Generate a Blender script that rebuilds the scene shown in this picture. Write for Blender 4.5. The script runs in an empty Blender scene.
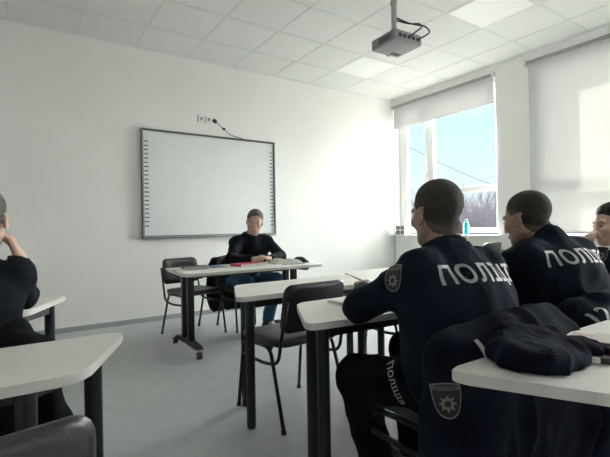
import bpy, bmesh, math, random
import numpy as np
from mathutils import Vector, Matrix
from mathutils.bvhtree import BVHTree
random.seed(4)
V = Vector
sc = bpy.context.scene
COL = sc.collection

# ------------------------------------------------------------------ materials
MATS = {}
def mat(name, col, rough=.6, metal=0, bump=0, bscale=80, var=0, vscale=6, spec=.5, sheen=0, coat=0, trans=0):
    if name in MATS: return MATS[name]
    m = bpy.data.materials.new(name); m.use_nodes = True
    nt = m.node_tree; b = nt.nodes['Principled BSDF']
    b.inputs['Base Color'].default_value = (*col, 1)
    b.inputs['Roughness'].default_value = rough
    b.inputs['Metallic'].default_value = metal
    b.inputs['Specular IOR Level'].default_value = spec
    b.inputs['Sheen Weight'].default_value = sheen
    b.inputs['Coat Weight'].default_value = coat
    b.inputs['Transmission Weight'].default_value = trans
    tc = nt.nodes.new('ShaderNodeTexCoord')
    n = nt.nodes.new('ShaderNodeTexNoise'); n.inputs['Scale'].default_value = vscale; n.inputs['Detail'].default_value = 4
    nt.links.new(tc.outputs['Object'], n.inputs['Vector'])
    r = nt.nodes.new('ShaderNodeValToRGB')
    a = max(var, .02)
    r.color_ramp.elements[0].position = .3; r.color_ramp.elements[1].position = .7
    r.color_ramp.elements[0].color = (*[c*(1-a) for c in col], 1)
    r.color_ramp.elements[1].color = (*[min(1, c*(1+a)) for c in col], 1)
    nt.links.new(n.outputs['Fac'], r.inputs['Fac']); nt.links.new(r.outputs['Color'], b.inputs['Base Color'])
    if bump:
        n2 = nt.nodes.new('ShaderNodeTexNoise'); n2.inputs['Scale'].default_value = bscale; n2.inputs['Detail'].default_value = 5
        nt.links.new(tc.outputs['Object'], n2.inputs['Vector'])
        bp = nt.nodes.new('ShaderNodeBump'); bp.inputs['Strength'].default_value = bump; bp.inputs['Distance'].default_value = .01
        nt.links.new(n2.outputs['Fac'], bp.inputs['Height']); nt.links.new(bp.outputs['Normal'], b.inputs['Normal'])
    MATS[name] = m; return m
def emis(name, col, s):
    m = bpy.data.materials.new(name); m.use_nodes = True; nt = m.node_tree
    b = nt.nodes['Principled BSDF']; b.inputs['Base Color'].default_value = (.8, .8, .78, 1)
    b.inputs['Emission Color'].default_value = (*col, 1); b.inputs['Emission Strength'].default_value = s
    return m
wall_m = mat('wall_paint', (.87, .865, .845), .8, bump=.04, bscale=60, var=.012, vscale=1.2)
ceil_m = mat('ceiling_tile', (.80, .80, .785), .9, bump=.25, bscale=160, var=.03, vscale=60)
grid_m = mat('ceiling_grid', (.74, .74, .725), .5)
floor_m = mat('linoleum', (.41, .425, .435), .38, bump=.02, bscale=30, var=.06, vscale=9)
base_m = mat('baseboard_vinyl', (.34, .35, .36), .5)
pvc_m = mat('white_pvc', (.80, .80, .80), .35)
sill_m = mat('sill_white', (.78, .78, .77), .35)
board_m = mat('board_surface', (.76, .79, .80), .3, var=.01)
bframe_m = mat('board_frame', (.09, .09, .10), .4, metal=.3)
bedge_m = mat('board_frame_light', (.32, .32, .33), .4, metal=.5)
ink_m = mat('icon_ink', (.05, .06, .07), .6)
top_m = mat('desk_laminate', (.68, .67, .64), .45, var=.03, vscale=40)
edge_m = mat('desk_edge_band', (.55, .54, .52), .5)
steel_m = mat('black_steel', (.012, .014, .018), .42, spec=.4)
leather_m = mat('black_leather', (.013, .014, .017), .38, bump=.12, bscale=220, var=.1)
rubber_m = mat('rubber', (.02, .02, .02), .7)
wheel_m = mat('caster_wheel', (.05, .05, .055), .5)
chrome_m = mat('chrome', (.6, .6, .62), .25, metal=1)
navy_m = mat('navy_cloth', (.005, .0085, .018), .95, bump=.35, bscale=120, var=.15, vscale=14, spec=.12)
navy2_m = mat('navy_trousers', (.003, .004, .008), .95, bump=.3, bscale=120, var=.12, spec=.12)
navy3_m = mat('navy_fleece', (.005, .0075, .017), .95, bump=.7, bscale=200, var=.2, vscale=20, spec=.1)
blackc_m = mat('black_cloth', (.005, .006, .008), .9, bump=.35, bscale=130, var=.15, spec=.12)
knit_m = mat('black_knit', (.007, .009, .014), .92, bump=.4, bscale=180, var=.1, spec=.12)
jeans_m = mat('blue_denim', (.035, .085, .155), .85, bump=.3, bscale=200, var=.3, vscale=10, spec=.2)
skin_m = mat('skin', (.27, .165, .125), .5, bump=.05, bscale=90, var=.08, vscale=18)
skin2_m = mat('skin_pale', (.52, .34, .27), .5, bump=.05, bscale=90, var=.08, vscale=18)
lip_m = mat('lip', (.33, .13, .11), .5)
eyew_m = mat('eye_white', (.42, .40, .38), .3)
iris_m = mat('iris', (.03, .025, .02), .3)
hair_d = mat('dark_brown_hair', (.028, .021, .018), .8, bump=.9, bscale=260, var=.3, vscale=60)
hair_g = mat('greying_hair', (.14, .13, .12), .85, bump=.9, bscale=260, var=.4, vscale=60)
fade_m = mat('cropped_sides', (.065, .045, .037), .8, bump=.5, bscale=260, var=.3, vscale=80)
fadeg_m = mat('cropped_sides_grey', (.22, .18, .16), .8, bump=.5, bscale=260, var=.3, vscale=80)
hair_k = mat('black_hair', (.012, .010, .010), .6, bump=.9, bscale=180, var=.3, vscale=50)
print_m = mat('reflective_print', (.27, .275, .285), .5)
patch_m = mat('patch_black', (.012, .013, .016), .8)
gold_m = mat('patch_thread', (.16, .155, .12), .7)
patchl_m = mat('patch_line', (.17, .17, .18), .7)
paper_m = mat('paper', (.74, .74, .72), .8, var=.02)
pinkp_m = mat('pink_paper', (.52, .40, .39), .8)
red_m = mat('red_cover', (.45, .045, .07), .5)
blue_m = mat('blue_cover', (.03, .12, .30), .5)
dkbook_m = mat('dark_cover', (.04, .042, .05), .45)
bottle_m = mat('cyan_plastic', (.02, .55, .60), .25, coat=.3)
cap_m = mat('bottle_cap', (.01, .20, .24), .4)
proj_m = mat('projector_grey', (.30, .30, .31), .45)
projd_m = mat('projector_dark', (.03, .03, .03), .4)
socket_m = mat('socket_plastic', (.80, .80, .78), .35)
cable_m = mat('cable_black', (.02, .02, .02), .5)
bark_m = mat('bare_twigs', (.34, .29, .31), .95)
haze_bark_m = mat('bare_twigs_hazed', (.26, .235, .27), .95)  # distance haze put into the twig colour
ground_m = mat('outside_ground', (.08, .078, .075), .95, var=.2, vscale=.3)
shoe_m = mat('black_shoe', (.012, .012, .013), .4)

def fabric_blind():
    m = bpy.data.materials.new('blind_fabric'); m.use_nodes = True; nt = m.node_tree
    nt.nodes.remove(nt.nodes['Principled BSDF']); out = nt.nodes['Material Output']
    tc = nt.nodes.new('ShaderNodeTexCoord'); w = nt.nodes.new('ShaderNodeTexNoise'); w.inputs['Scale'].default_value = 90
    nt.links.new(tc.outputs['Object'], w.inputs['Vector'])
    bp = nt.nodes.new('ShaderNodeBump'); bp.inputs['Strength'].default_value = .1; nt.links.new(w.outputs['Fac'], bp.inputs['Height'])
    d = nt.nodes.new('ShaderNodeBsdfDiffuse'); d.inputs['Color'].default_value = (.58, .585, .60, 1)
    t = nt.nodes.new('ShaderNodeBsdfTranslucent'); t.inputs['Color'].default_value = (.74, .72, .67, 1)
    nt.links.new(bp.outputs['Normal'], d.inputs['Normal'])
    mx = nt.nodes.new('ShaderNodeMixShader'); mx.inputs[0].default_value = .052
    nt.links.new(d.outputs[0], mx.inputs[1]); nt.links.new(t.outputs[0], mx.inputs[2]); nt.links.new(mx.outputs[0], out.inputs['Surface'])
    return m
blind_m = fabric_blind()
def glass():
    m = bpy.data.materials.new('window_glass'); m.use_nodes = True; nt = m.node_tree
    nt.nodes.remove(nt.nodes['Principled BSDF']); out = nt.nodes['Material Output']
    g = nt.nodes.new('ShaderNodeBsdfGlossy'); g.inputs['Roughness'].default_value = .02
    t = nt.nodes.new('ShaderNodeBsdfTransparent'); t.inputs['Color'].default_value = (.93, .965, .965, 1)
    mx = nt.nodes.new('ShaderNodeMixShader'); mx.inputs[0].default_value = .012
    nt.links.new(t.outputs[0], mx.inputs[1]); nt.links.new(g.outputs[0], mx.inputs[2]); nt.links.new(mx.outputs[0], out.inputs['Surface'])
    return m
glass_m = glass()
lens_m = glass_m

# ------------------------------------------------------------------ helpers
def link(name, me, m, parent=None, smooth=None):
    o = bpy.data.objects.new(name, me); COL.objects.link(o)
    if m is not None:
        for mm in (m if isinstance(m, (list, tuple)) else [m]): me.materials.append(mm)
    if parent is not None: o.parent = parent
    if smooth is not None:
        me.polygons.foreach_set('use_smooth', [True]*len(me.polygons))
        if smooth < 180: me.set_sharp_from_angle(angle=math.radians(smooth))
    return o
def obj(name, bm, m, parent=None, smooth=None):
    bmesh.ops.recalc_face_normals(bm, faces=bm.faces)
    me = bpy.data.meshes.new(name); bm.to_mesh(me); bm.free()
    return link(name, me, m, parent, smooth)
def tag(o, label, cat, group=None):
    o['label'] = label; o['category'] = cat
    if group: o['group'] = group
    return o
def thing(name, label, cat, loc=(0, 0, 0), rz=0, group=None):
    o = bpy.data.objects.new(name, None); COL.objects.link(o); o.empty_display_size = .1
    o.location = loc; o.rotation_euler = (0, 0, rz)
    return tag(o, label, cat, group)
def copy_tree(o, parent=None):
    c = o.copy(); COL.objects.link(c)
    if parent is not None: c.parent = parent
    for ch in list(o.children): copy_tree(ch, c)
    return c
def struct(o): o['kind'] = 'structure'; return o

def box(bm, x0, x1, y0, y1, z0, z1, bev=0, M=None, seg=2):
    r = bmesh.ops.create_cube(bm, size=1)
    vs = r['verts']
    for v in vs:
        v.co = V(((x0+x1)/2 + v.co.x*(x1-x0), (y0+y1)/2 + v.co.y*(y1-y0), (z0+z1)/2 + v.co.z*(z1-z0)))
    if bev:
        es = list({e for v in vs for e in v.link_edges})
        rr = bmesh.ops.bevel(bm, geom=es, offset=bev, segments=seg, affect='EDGES', profile=.5)
        vs = list({v for f in rr['faces'] for v in f.verts} | {v for v in vs if v.is_valid})
    if M is not None:
        for v in vs: v.co = M @ v.co
    return vs
def cyl(bm, p0, p1, r0, r1=None, n=16, cap=True):
    r1 = r0 if r1 is None else r1
    p0, p1 = V(p0), V(p1); d = (p1-p0).normalized()
    a = d.orthogonal().normalized(); b = d.cross(a)
    R0 = [bm.verts.new(p0 + (a*math.cos(t)+b*math.sin(t))*r0) for t in [2*math.pi*i/n for i in range(n)]]
    R1 = [bm.verts.new(p1 + (a*math.cos(t)+b*math.sin(t))*r1) for t in [2*math.pi*i/n for i in range(n)]]
    for i in range(n): bm.faces.new((R0[i], R0[(i+1) % n], R1[(i+1) % n], R1[i]))
    if cap: bm.faces.new(R0[::-1]); bm.faces.new(R1)
def fillet(pts, rad, n=6):
    pts = [V(p) for p in pts]; out = [pts[0]]
    for i in range(1, len(pts)-1):
        a, b, c = pts[i-1], pts[i], pts[i+1]
        u = (a-b); w = (c-b); r = min(rad, u.length*.48, w.length*.48)
        p, q = b+u.normalized()*r, b+w.normalized()*r
        for k in range(n+1):
            t = k/n; out.append(p*(1-t)**2 + b*2*t*(1-t) + q*t*t)
    out.append(pts[-1]); return out
def tube(bm, pts, r, rad=.05, n=10, closed=False):
    P = fillet(pts, rad) if rad else [V(p) for p in pts]
    rings = []; up = None
    for i, p in enumerate(P):
        d = (P[min(i+1, len(P)-1)] - P[max(i-1, 0)]).normalized()
        if up is None: up = d.orthogonal().normalized()
        up = (up - d*up.dot(d)).normalized(); s = d.cross(up)
        rings.append([bm.verts.new(p + (up*math.cos(t)+s*math.sin(t))*r) for t in [2*math.pi*k/n for k in range(n)]])
    for a, b in zip(rings[:-1], rings[1:]):
        for k in range(n): bm.faces.new((a[k], a[(k+1) % n], b[(k+1) % n], b[k]))
    bm.faces.new(rings[0][::-1]); bm.faces.new(rings[-1])
def rpoly(pts, rad, n=6):
    out = []; N = len(pts)
    for i in range(N):
        a, b, c = V(pts[i-1]), V(pts[i]), V(pts[(i+1) % N])
        u, w = a-b, c-b; r = min(rad, u.length*.45, w.length*.45)
        p, q = b+u.normalized()*r, b+w.normalized()*r
        for k in range(n+1):
            t = k/n; out.append(p*(1-t)**2 + b*2*t*(1-t) + q*t*t)
    return out
def slab(bm, pts2, z0, z1, bev=0):
    vb = [bm.verts.new((p[0], p[1], z0)) for p in pts2]; vt = [bm.verts.new((p[0], p[1], z1)) for p in pts2]
    f0 = bm.faces.new(vb[::-1]); f1 = bm.faces.new(vt); N = len(pts2)
    for i in range(N): bm.faces.new((vb[i], vb[(i+1) % N], vt[(i+1) % N], vt[i]))
    if bev:
        es = list(f0.edges)+list(f1.edges)
        bmesh.ops.bevel(bm, geom=es, offset=bev, segments=2, affect='EDGES')
    return f1

# ------------------------------------------------------------------ signed distance modelling (cloth, bodies)
class SDF:
    def __init__(s, lo, hi, h):
        s.h = h; s.lo = np.array(lo, float); s.n = np.ceil((np.array(hi)-s.lo)/h).astype(int)+1
        s.D = np.full(s.n, 1.0)
    def sub(s, lo, hi, pad):
        a = np.clip(np.floor((np.array(lo)-pad-s.lo)/s.h).astype(int), 0, s.n); b = np.clip(np.ceil((np.array(hi)+pad-s.lo)/s.h).astype(int)+1, 0, s.n)
        if (b <= a).any(): return None, None
        ax = [s.lo[i]+np.arange(a[i], b[i])*s.h for i in range(3)]
        return (slice(a[0], b[0]), slice(a[1], b[1]), slice(a[2], b[2])), np.meshgrid(*ax, indexing='ij')
    def add(s, f, lo, hi, k=.02, mode='u'):
        sl, G = s.sub(lo, hi, k+.03)
        if sl is None: return
        d = f(*G); A = s.D[sl]
        if mode == 'u':
            if k > 0:
                hh = np.clip(.5+.5*(A-d)/k, 0, 1); s.D[sl] = A*(1-hh)+d*hh - k*hh*(1-hh)
            else: s.D[sl] = np.minimum(A, d)
        else:
            d = -d
            if k > 0:
                hh = np.clip(.5-.5*(A-d)/k, 0, 1); s.D[sl] = A*(1-hh)+d*hh + k*hh*(1-hh)
            else: s.D[sl] = np.maximum(A, d)
    def cone(s, a, b, ra, rb, k=.02, mode='u'):
        a = np.array(a, float); b = np.array(b, float); ba = b-a; l2 = max(ba@ba, 1e-9)
        def f(x, y, z):
            px, py, pz = x-a[0], y-a[1], z-a[2]
            t = np.clip((px*ba[0]+py*ba[1]+pz*ba[2])/l2, 0, 1)
            return np.sqrt((px-t*ba[0])**2+(py-t*ba[1])**2+(pz-t*ba[2])**2) - (ra+(rb-ra)*t)
        r = max(ra, rb); s.add(f, np.minimum(a, b)-r, np.maximum(a, b)+r, k, mode)
    def ell(s, c, r, R=None, k=.02, mode='u'):
        c = np.array(c, float); r = np.array(r, float); R = np.eye(3) if R is None else np.array(R)
        def f(x, y, z):
            px, py, pz = x-c[0], y-c[1], z-c[2]
            q = [(R[i, 0]*px+R[i, 1]*py+R[i, 2]*pz) for i in range(3)]
            k0 = np.sqrt((q[0]/r[0])**2+(q[1]/r[1])**2+(q[2]/r[2])**2)+1e-9
            k1 = np.sqrt((q[0]/r[0]**2)**2+(q[1]/r[1]**2)**2+(q[2]/r[2]**2)**2)+1e-9
            return k0*(k0-1)/k1
        m = r.max(); s.add(f, c-m, c+m, k, mode)
    def rbox(s, c, hs, rad, R=None, k=.02, mode='u'):
        c = np.array(c, float); hs = np.array(hs, float); R = np.eye(3) if R is None else np.array(R)
        def f(x, y, z):
            px, py, pz = x-c[0], y-c[1], z-c[2]
            q = [np.abs(R[i, 0]*px+R[i, 1]*py+R[i, 2]*pz)-hs[i]+rad for i in range(3)]
            return np.sqrt(sum(np.maximum(t, 0)**2 for t in q)) + np.minimum(np.maximum(np.maximum(q[0], q[1]), q[2]), 0) - rad
        m = np.linalg.norm(hs); s.add(f, c-m, c+m, k, mode)
    def cut(s, p, n, lo=None, hi=None):        # removes the side the normal points to, inside an optional region
        n = np.array(n, float); n /= np.linalg.norm(n); p = np.array(p, float)
        sl, G = s.sub(s.lo if lo is None else lo, (s.lo+s.n*s.h) if hi is None else hi, 0)
        if sl is None: return
        s.D[sl] = np.maximum(s.D[sl], (G[0]-p[0])*n[0]+(G[1]-p[1])*n[1]+(G[2]-p[2])*n[2])
    def wrinkle(s, amp, fr=30, seed=0, stretch=(1, 1, 1)):
        ax = [s.lo[i]+np.arange(s.n[i])*s.h for i in range(3)]; X, Y, Z = np.meshgrid(*ax, indexing='ij')
        rs = np.random.RandomState(seed); T = 0
        wx = .03*np.sin(9*Y+11*Z+seed); wy = .03*np.sin(10*X-8*Z+2*seed); wz = .03*np.sin(8*X+9*Y+seed*3)
        for i in range(5):
            d = rs.normal(size=3)*np.array(stretch); d /= np.linalg.norm(d)
            T = T + np.sin((d[0]*(X+wx)+d[1]*(Y+wy)+d[2]*(Z+wz))*fr*(1+.35*i)+rs.rand()*6.28)/(1+.4*i)
        T = 1-np.abs(T/2.2)*1.6
        s.D -= amp*T
    def mesh(s, name, org=(0, 0, 0)):
        D = s.D.copy()
        D[0] = D[-1] = 1; D[:, 0] = D[:, -1] = 1; D[:, :, 0] = D[:, :, -1] = 1
        S = D < 0
        n = D.shape; acc = np.zeros((n[0]-1, n[1]-1, n[2]-1, 3)); cnt = np.zeros((n[0]-1, n[1]-1, n[2]-1))
        cor = [(i, j, k) for i in (0, 1) for j in (0, 1) for k in (0, 1)]
        def g(A, c): return A[c[0]:n[0]-1+c[0], c[1]:n[1]-1+c[1], c[2]:n[2]-1+c[2]]
        for a in cor:
            for ax in range(3):
                if a[ax]: continue
                b = list(a); b[ax] = 1
                da, db = g(D, a), g(D, b); m = (da < 0) != (db < 0)
                t = np.where(m, da/np.where(m, da-db, 1), 0)
                for q in range(3): acc[..., q] += np.where(m, a[q]+(t if q == ax else 0), 0)
                cnt += m
        act = cnt > 0; idx = -np.ones(act.shape, int); idx[act] = np.arange(act.sum())
        I = np.argwhere(act); vs = (I + acc[act]/cnt[act][:, None])*s.h + s.lo - np.array(org)
        F = []
        for ax in range(3):
            b0 = [slice(None)]*3; b1 = [slice(None)]*3; b0[ax] = slice(0, -1); b1[ax] = slice(1, None)
            A, B = S[tuple(b0)], S[tuple(b1)]
            E = np.argwhere(A != B); inside = A[tuple(E.T)]
            u, w = [(1, 2), (2, 0), (0, 1)][ax]
            def cell(du, dw):
                q = E.copy(); q[:, u] -= du; q[:, w] -= dw; return idx[tuple(q.T)]
            Q = np.stack([cell(1, 1), cell(0, 1), cell(0, 0), cell(1, 0)], 1)
            Q[~inside] = Q[~inside][:, ::-1]
            F.append(Q)
        F = np.concatenate(F)
        me = bpy.data.meshes.new(name)
        me.vertices.add(len(vs)); me.vertices.foreach_set('co', vs.astype(np.float32).ravel())
        me.loops.add(F.size); me.loops.foreach_set('vertex_index', F.ravel().astype(np.int32))
        me.polygons.add(len(F)); me.polygons.foreach_set('loop_start', (np.arange(len(F))*4).astype(np.int32))
        me.update(calc_edges=True); me.validate()
        me.polygons.foreach_set('use_smooth', [True]*len(me.polygons))
        return me
    def build(s, name, m, parent=None, org=(0, 0, 0)):
        me = s.mesh(name, org); return link(name, me, m, parent)

# ------------------------------------------------------------------ lettering wrapped on a surface
def bvh_of(o, org):
    me = o.data; return BVHTree.FromPolygons([v.co+V(org) for v in me.vertices], [tuple(p.vertices) for p in me.polygons])
def text_mesh(body, size, bold=.0, step=.006):
    cu = bpy.data.curves.new('t', 'FONT'); cu.body = body; cu.size = size; cu.align_x = 'CENTER'; cu.align_y = 'CENTER'
    cu.offset = bold; cu.resolution_u = 3; cu.space_character = 1.10
    o = bpy.data.objects.new('t', cu); COL.objects.link(o)
    dg = bpy.context.evaluated_depsgraph_get(); me = bpy.data.meshes.new_from_object(o.evaluated_get(dg))
    bpy.data.objects.remove(o); bpy.data.curves.remove(cu)
    bm = bmesh.new(); bm.from_mesh(me); bpy.data.meshes.remove(me)
    refine(bm, step); return bm
def refine(bm, step):
    bmesh.ops.triangulate(bm, faces=bm.faces)
    for _ in range(7):
        es = [e for e in bm.edges if e.calc_length() > step]
        if not es: break
        bmesh.ops.subdivide_edges(bm, edges=es, cuts=1); bmesh.ops.triangulate(bm, faces=[f for f in bm.faces if len(f.verts) > 3])
def wrap(bm, name, m, parent, org, bvhs, c, right, up, off=.0025, rot=0, sx=1):
    right = V(right).normalized(); up = V(up); up = (up-right*up.dot(right)).normalized(); n = right.cross(up)
    cr, sr = math.cos(rot), math.sin(rot); last = V(c)
    for v in bm.verts:
        x, y = v.co.x*sx, v.co.y; x, y = x*cr-y*sr, x*sr+y*cr
        p = V(c)+right*x+up*y
        best = None
        for b in bvhs:
            h = b.ray_cast(p+n*.30, -n)
            if h[0] is not None and (best is None or h[3] < best[3]): best = h
        v.co = (best[0]+best[1]*off if best is not None and best[3] < .6 else p) - V(org)
    bmesh.ops.remove_doubles(bm, verts=bm.verts, dist=.00001)
    me = bpy.data.meshes.new(name); bm.to_mesh(me); bm.free()
    return link(name, me, m, parent)
def shield_bm(w, h, inner=False):
    bm = bmesh.new(); P = []
    for i in range(9): P.append((-w/2+w*i/8, h/2+.05*h*math.sin(math.pi*i/8)))
    for i in range(1, 13):
        t = i/12; P.append((w/2*(1-t**2.6)**.62 if t < 1 else 0, h/2-h*(1-(1-t)**1.3)))
    Q = P+[(-x, y) for x, y in P[9:-1][::-1]]
    bm.faces.new([bm.verts.new((x, y, 0)) for x, y in Q]); return bm, Q
def star_bm(r, n=8, k=.55):
    bm = bmesh.new(); bm.faces.new([bm.verts.new((math.sin(math.pi*i/n)*(r if i % 2 == 0 else r*k), math.cos(math.pi*i/n)*(r if i % 2 == 0 else r*k), 0)) for i in range(2*n)]); return bm
def badge(parent, org, bvhs, c, right, up, w=.075, h=.095, rot=0):
    bm, Q = shield_bm(w, h); refine(bm, .008)
    b = wrap(bm, 'sleeve_patch', patch_m, parent, org, bvhs, c, right, up, .003, rot)
    o2 = tuple(org)
    bm = bmesh.new(); N = len(Q)
    a = [bm.verts.new((x, y, 0)) for x, y in Q]; d = [bm.verts.new((x*.93, y*.93, 0)) for x, y in Q]
    for i in range(N): bm.faces.new((a[i], a[(i+1) % N], d[(i+1) % N], d[i]))
    refine(bm, .008); wrap(bm, 'patch_border', patchl_m, b, o2, bvhs, c, right, up, .0045, rot)
    bm = star_bm(w*.33); bmesh.ops.translate(bm, verts=bm.verts, vec=(0, -h*.08, 0)); refine(bm, .006)
    wrap(bm, 'patch_star', gold_m, b, o2, bvhs, c, right, up, .0045, rot)
    bm = star_bm(w*.12, 12, .95); bmesh.ops.translate(bm, verts=bm.verts, vec=(0, -h*.08, 0)); refine(bm, .006)
    wrap(bm, 'star_centre', patch_m, b, o2, bvhs, c, right, up, .006, rot)
    bm = text_mesh('ПОЛІЦІЯ', w*.19, .0003, .006); bmesh.ops.translate(bm, verts=bm.verts, vec=(0, h*.37, 0))
    wrap(bm, 'patch_lettering', patchl_m, b, o2, bvhs, c, right, up, .0045, rot)
    return b

# ------------------------------------------------------------------ people
def unit(v): v = np.array(v, float); return v/np.linalg.norm(v)
def hand(S, wrist, d, palm, thumb, curl=.6, sz=1.0):
    """wrist point, direction of the hand, palm normal (fingers curl towards it), side the thumb leaves from"""
    w = np.array(wrist, float); d = unit(d); palm = unit(np.array(palm)-d*np.dot(palm, d)); th = unit(np.array(thumb)-d*np.dot(thumb, d)-palm*np.dot(thumb, palm))
    L = .095*sz
    for t in (-.027, -.009, .009, .027):
        S.cone(w+d*.012+th*t*.6, w+d*L*.92+th*t, .016*sz, .0125*sz, .012)
    for t, ln in ((.029, .070), (.010, .078), (-.009, .072), (-.027, .057)):
        p = w+d*L*.92+th*t; a = curl*.5; r = .0098*sz
        for j, f in enumerate((.45, .32, .23)):
            dd = d*math.cos(a)+palm*math.sin(a); q = p+dd*ln*f*sz
            S.cone(p, q, r, r*.9, .003); p = q; r *= .9; a += curl
    p = w+d*.025+th*.024; q = p+unit(d*.6+th*.75+palm*.3)*.04*sz; S.cone(p, q, .0155, .012, .01)
    q2 = q+unit(d*.9+th*.15+palm*.35)*.032*sz; S.cone(q, q2, .0118, .0102, .004)
    S.cone(q2, q2+unit(d+palm*.5-th*.1)*.022*sz, .0102, .009, .004)
def person(label, J, skin, cloth, trous, hair, hstyle='short', group=None, top_name='jacket', long_waist=.0, wr=.006, seed=1, collar=True, faced=True, bulk=0.0):
    J = {k: np.array(v, float) if not isinstance(v, dict) else v for k, v in J.items()}
    org = (float(J['pelvis'][0]), float(J['pelvis'][1]), 0.0)
    pts = np.array([v for k, v in J.items() if not isinstance(v, dict) and k not in ('hf', 'hu', 'rt')])
    lo, hi = pts.min(0)-.2, pts.max(0)+.2; hi[2] = max(hi[2], J['head'][2]+.2); lo[2] = max(lo[2], -.02)
    S = SDF(lo, hi, .006)
    hf = unit(J['hf']); hu = unit(J['hu']-hf*np.dot(J['hu'], hf)); hr = np.cross(hf, hu)
    R = np.stack([hr, hf, hu]); hc = J['head']
    hs = 1.07
    def H(x, y, z): return hc+(hr*x+hf*y+hu*z)*hs
    def hell(c, r, *k): S.ell(c, [v*hs for v in r], *k)
    def hcone(a, b, ra, rb, *k): S.cone(a, b, ra*hs, rb*hs, *k)
    rt = unit(J['rt']); n0 = J['neck']
    # torso, thinner than the clothes
    ch = (J['shL']+J['shR'])/2; pel = J['pelvis']
    fw = unit(np.cross([0, 0, 1], rt)); spine = unit(ch-pel)
    for sx in (-1, 1):
        S.cone(pel+rt*sx*.08, ch+rt*sx*.09-spine*.10, .095, .10, .04)
        S.cone(ch-spine*.08+rt*sx*.08, (J['shR'] if sx > 0 else J['shL']), .085, .045, .05)
    S.cone(ch-spine*.04, n0, .08, .055, .06)
    base = H(0, -.035, -.075)
    S.cone(n0, H(0, -.042, -.065), .060, .060, .03)
    # head
    hell(H(0, -.018, .035), (.074, .094, .083), R, .02)
    hell(H(0, .022, -.025), (.060, .066, .085), R, .025)
    hcone(H(0, .050, -.088), H(0, .062, -.094), .026, .022, .03)
    for sx in (-1, 1):
        hcone(H(sx*.050, -.005, -.055), H(sx*.026, .050, -.090), .018, .018, .03)
        hell(H(sx*.040, .062, -.022), (.020, .018, .018), R, .02)
        hcone(H(sx*.012, .088, .022), H(sx*.042, .074, .022), .009, .008, .014)
        hell(H(sx*.031, .090, .003), (.015, .010, .010), R, .010, 's')
        hell(H(sx*.078, -.008, -.012), (.010, .020, .031), R, .008)
        hell(H(sx*.087, -.003, -.008), (.006, .010, .018), R, .004, 's')
        hell(H(sx*.012, .096, -.036), (.009, .010, .007), R, .008)
    hcone(H(0, .084, .010), H(0, .101, -.028), .008, .0115, .010)
    hell(H(0, .086, -.060), (.022, .009, .0055), R, .008)
    hell(H(0, .083, -.071), (.019, .010, .007), R, .008)
    # limbs
    for s in 'LR':
        S.cone(J['sh'+s], J['el'+s], .05, .042, .03); S.cone(J['el'+s], J['wr'+s], .042, .027, .02)
        S.cone(J['hip'+s], J['kn'+s], .08, .055, .04); S.cone(J['kn'+s], J['an'+s], .055, .035, .03)
        S.cone(pel, J['hip'+s], .10, .085, .05)
        f = unit(J['toe'+s]-J['an'+s]); S.cone(J['an'+s], J['toe'+s]-f*.03, .036, .028, .02)
        if ('hand'+s) in J:
            h = J['hand'+s]; hand(S, J['wr'+s], h['d'], h['p'], h['t'], h.get('c', .6))
        else:
            S.cone(J['wr'+s], J['wr'+s]+unit(J['wr'+s]-J['el'+s])*.08, .026, .03, .02)
    root = S.build('person', skin, None, org); root.location = org
    tag(root, label, 'person', group)
    # hair: lifted skin over the scalp
    me = root.data; cos = np.empty(len(me.vertices)*3, np.float32); me.vertices.foreach_get('co', cos); cos = cos.reshape(-1, 3)+np.array(org)
    q = (cos-hc)@R.T/hs
    x, y, z = q[:, 0], q[:, 1], q[:, 2]
    th = np.interp(y, [-.13, -.085, -.045, -.025, .0, .025, .05, .062, .12], [-.075, -.072, -.06, -.035, .020, .030, .060, .082, .105])
    if hstyle == 'fringe': th = np.interp(y, [-.13, -.085, -.045, -.025, .0, .03, .06, .12], [-.08, -.075, -.06, -.04, -.005, .035, .060, .085])
    rs = np.random.RandomState(seed)
    def shell(name, off, thick, m, par):
        hm = (z > th+off) & (np.linalg.norm(q-np.array([0, -.01, .03]), axis=1) < .17) & ~((np.abs(x) > .071) & (z < .02) & (y > -.04) & (y < .03))
        grow = np.clip((z-th-off)/.05, 0.03, 1)*thick
        nz = .55+.45*np.sin(x*160+7*np.sin(y*90))*np.sin(y*140+5*np.sin(x*80+z*70))
        grow = grow*(.85+.3*nz*(1.0 if hstyle != 'crop' else .4))
        ids = -np.ones(len(cos), int)
        F = [tuple(p.vertices) for p in me.polygons if all(hm[i] for i in p.vertices)]
        if not F: return par
        used = sorted({i for f in F for i in f}); ids[used] = np.arange(len(used))
        hv = (cos[used]+ns[used]*grow[used][:, None])-np.array(org)
        inner = (cos[used]-ns[used]*.003)-np.array(org); N = len(used)
        edges = {}
        for f in F:
            for a, b in zip(f, f[1:]+f[:1]): edges[(a, b)] = 1
        rim = [(a, b) for a, b in edges if (b, a) not in edges]
        faces = [tuple(ids[i] for i in f) for f in F]+[tuple(ids[i]+N for i in f[::-1]) for f in F]+[(ids[b], ids[a], ids[a]+N, ids[b]+N) for a, b in rim]
        hme = bpy.data.meshes.new(name); hme.from_pydata(np.concatenate([hv, inner]).tolist(), [], [tuple(int(i) for i in f) for f in faces]); hme.update()
        hme.polygons.foreach_set('use_smooth', [True]*len(hme.polygons)); return link(name, hme, m, par)
    ns = np.empty(len(me.vertices)*3, np.float32); me.vertices.foreach_get('normal', ns); ns = ns.reshape(-1, 3)
    ho = shell('hair', .010 if hstyle == 'crop' else 0, {'short': .008, 'fringe': .013, 'crop': .0035}[hstyle], hair, root)
    if hstyle != 'fringe': shell('hair_fade', -.010, .0012, fade_m if hair is hair_d else fadeg_m, ho)
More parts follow.
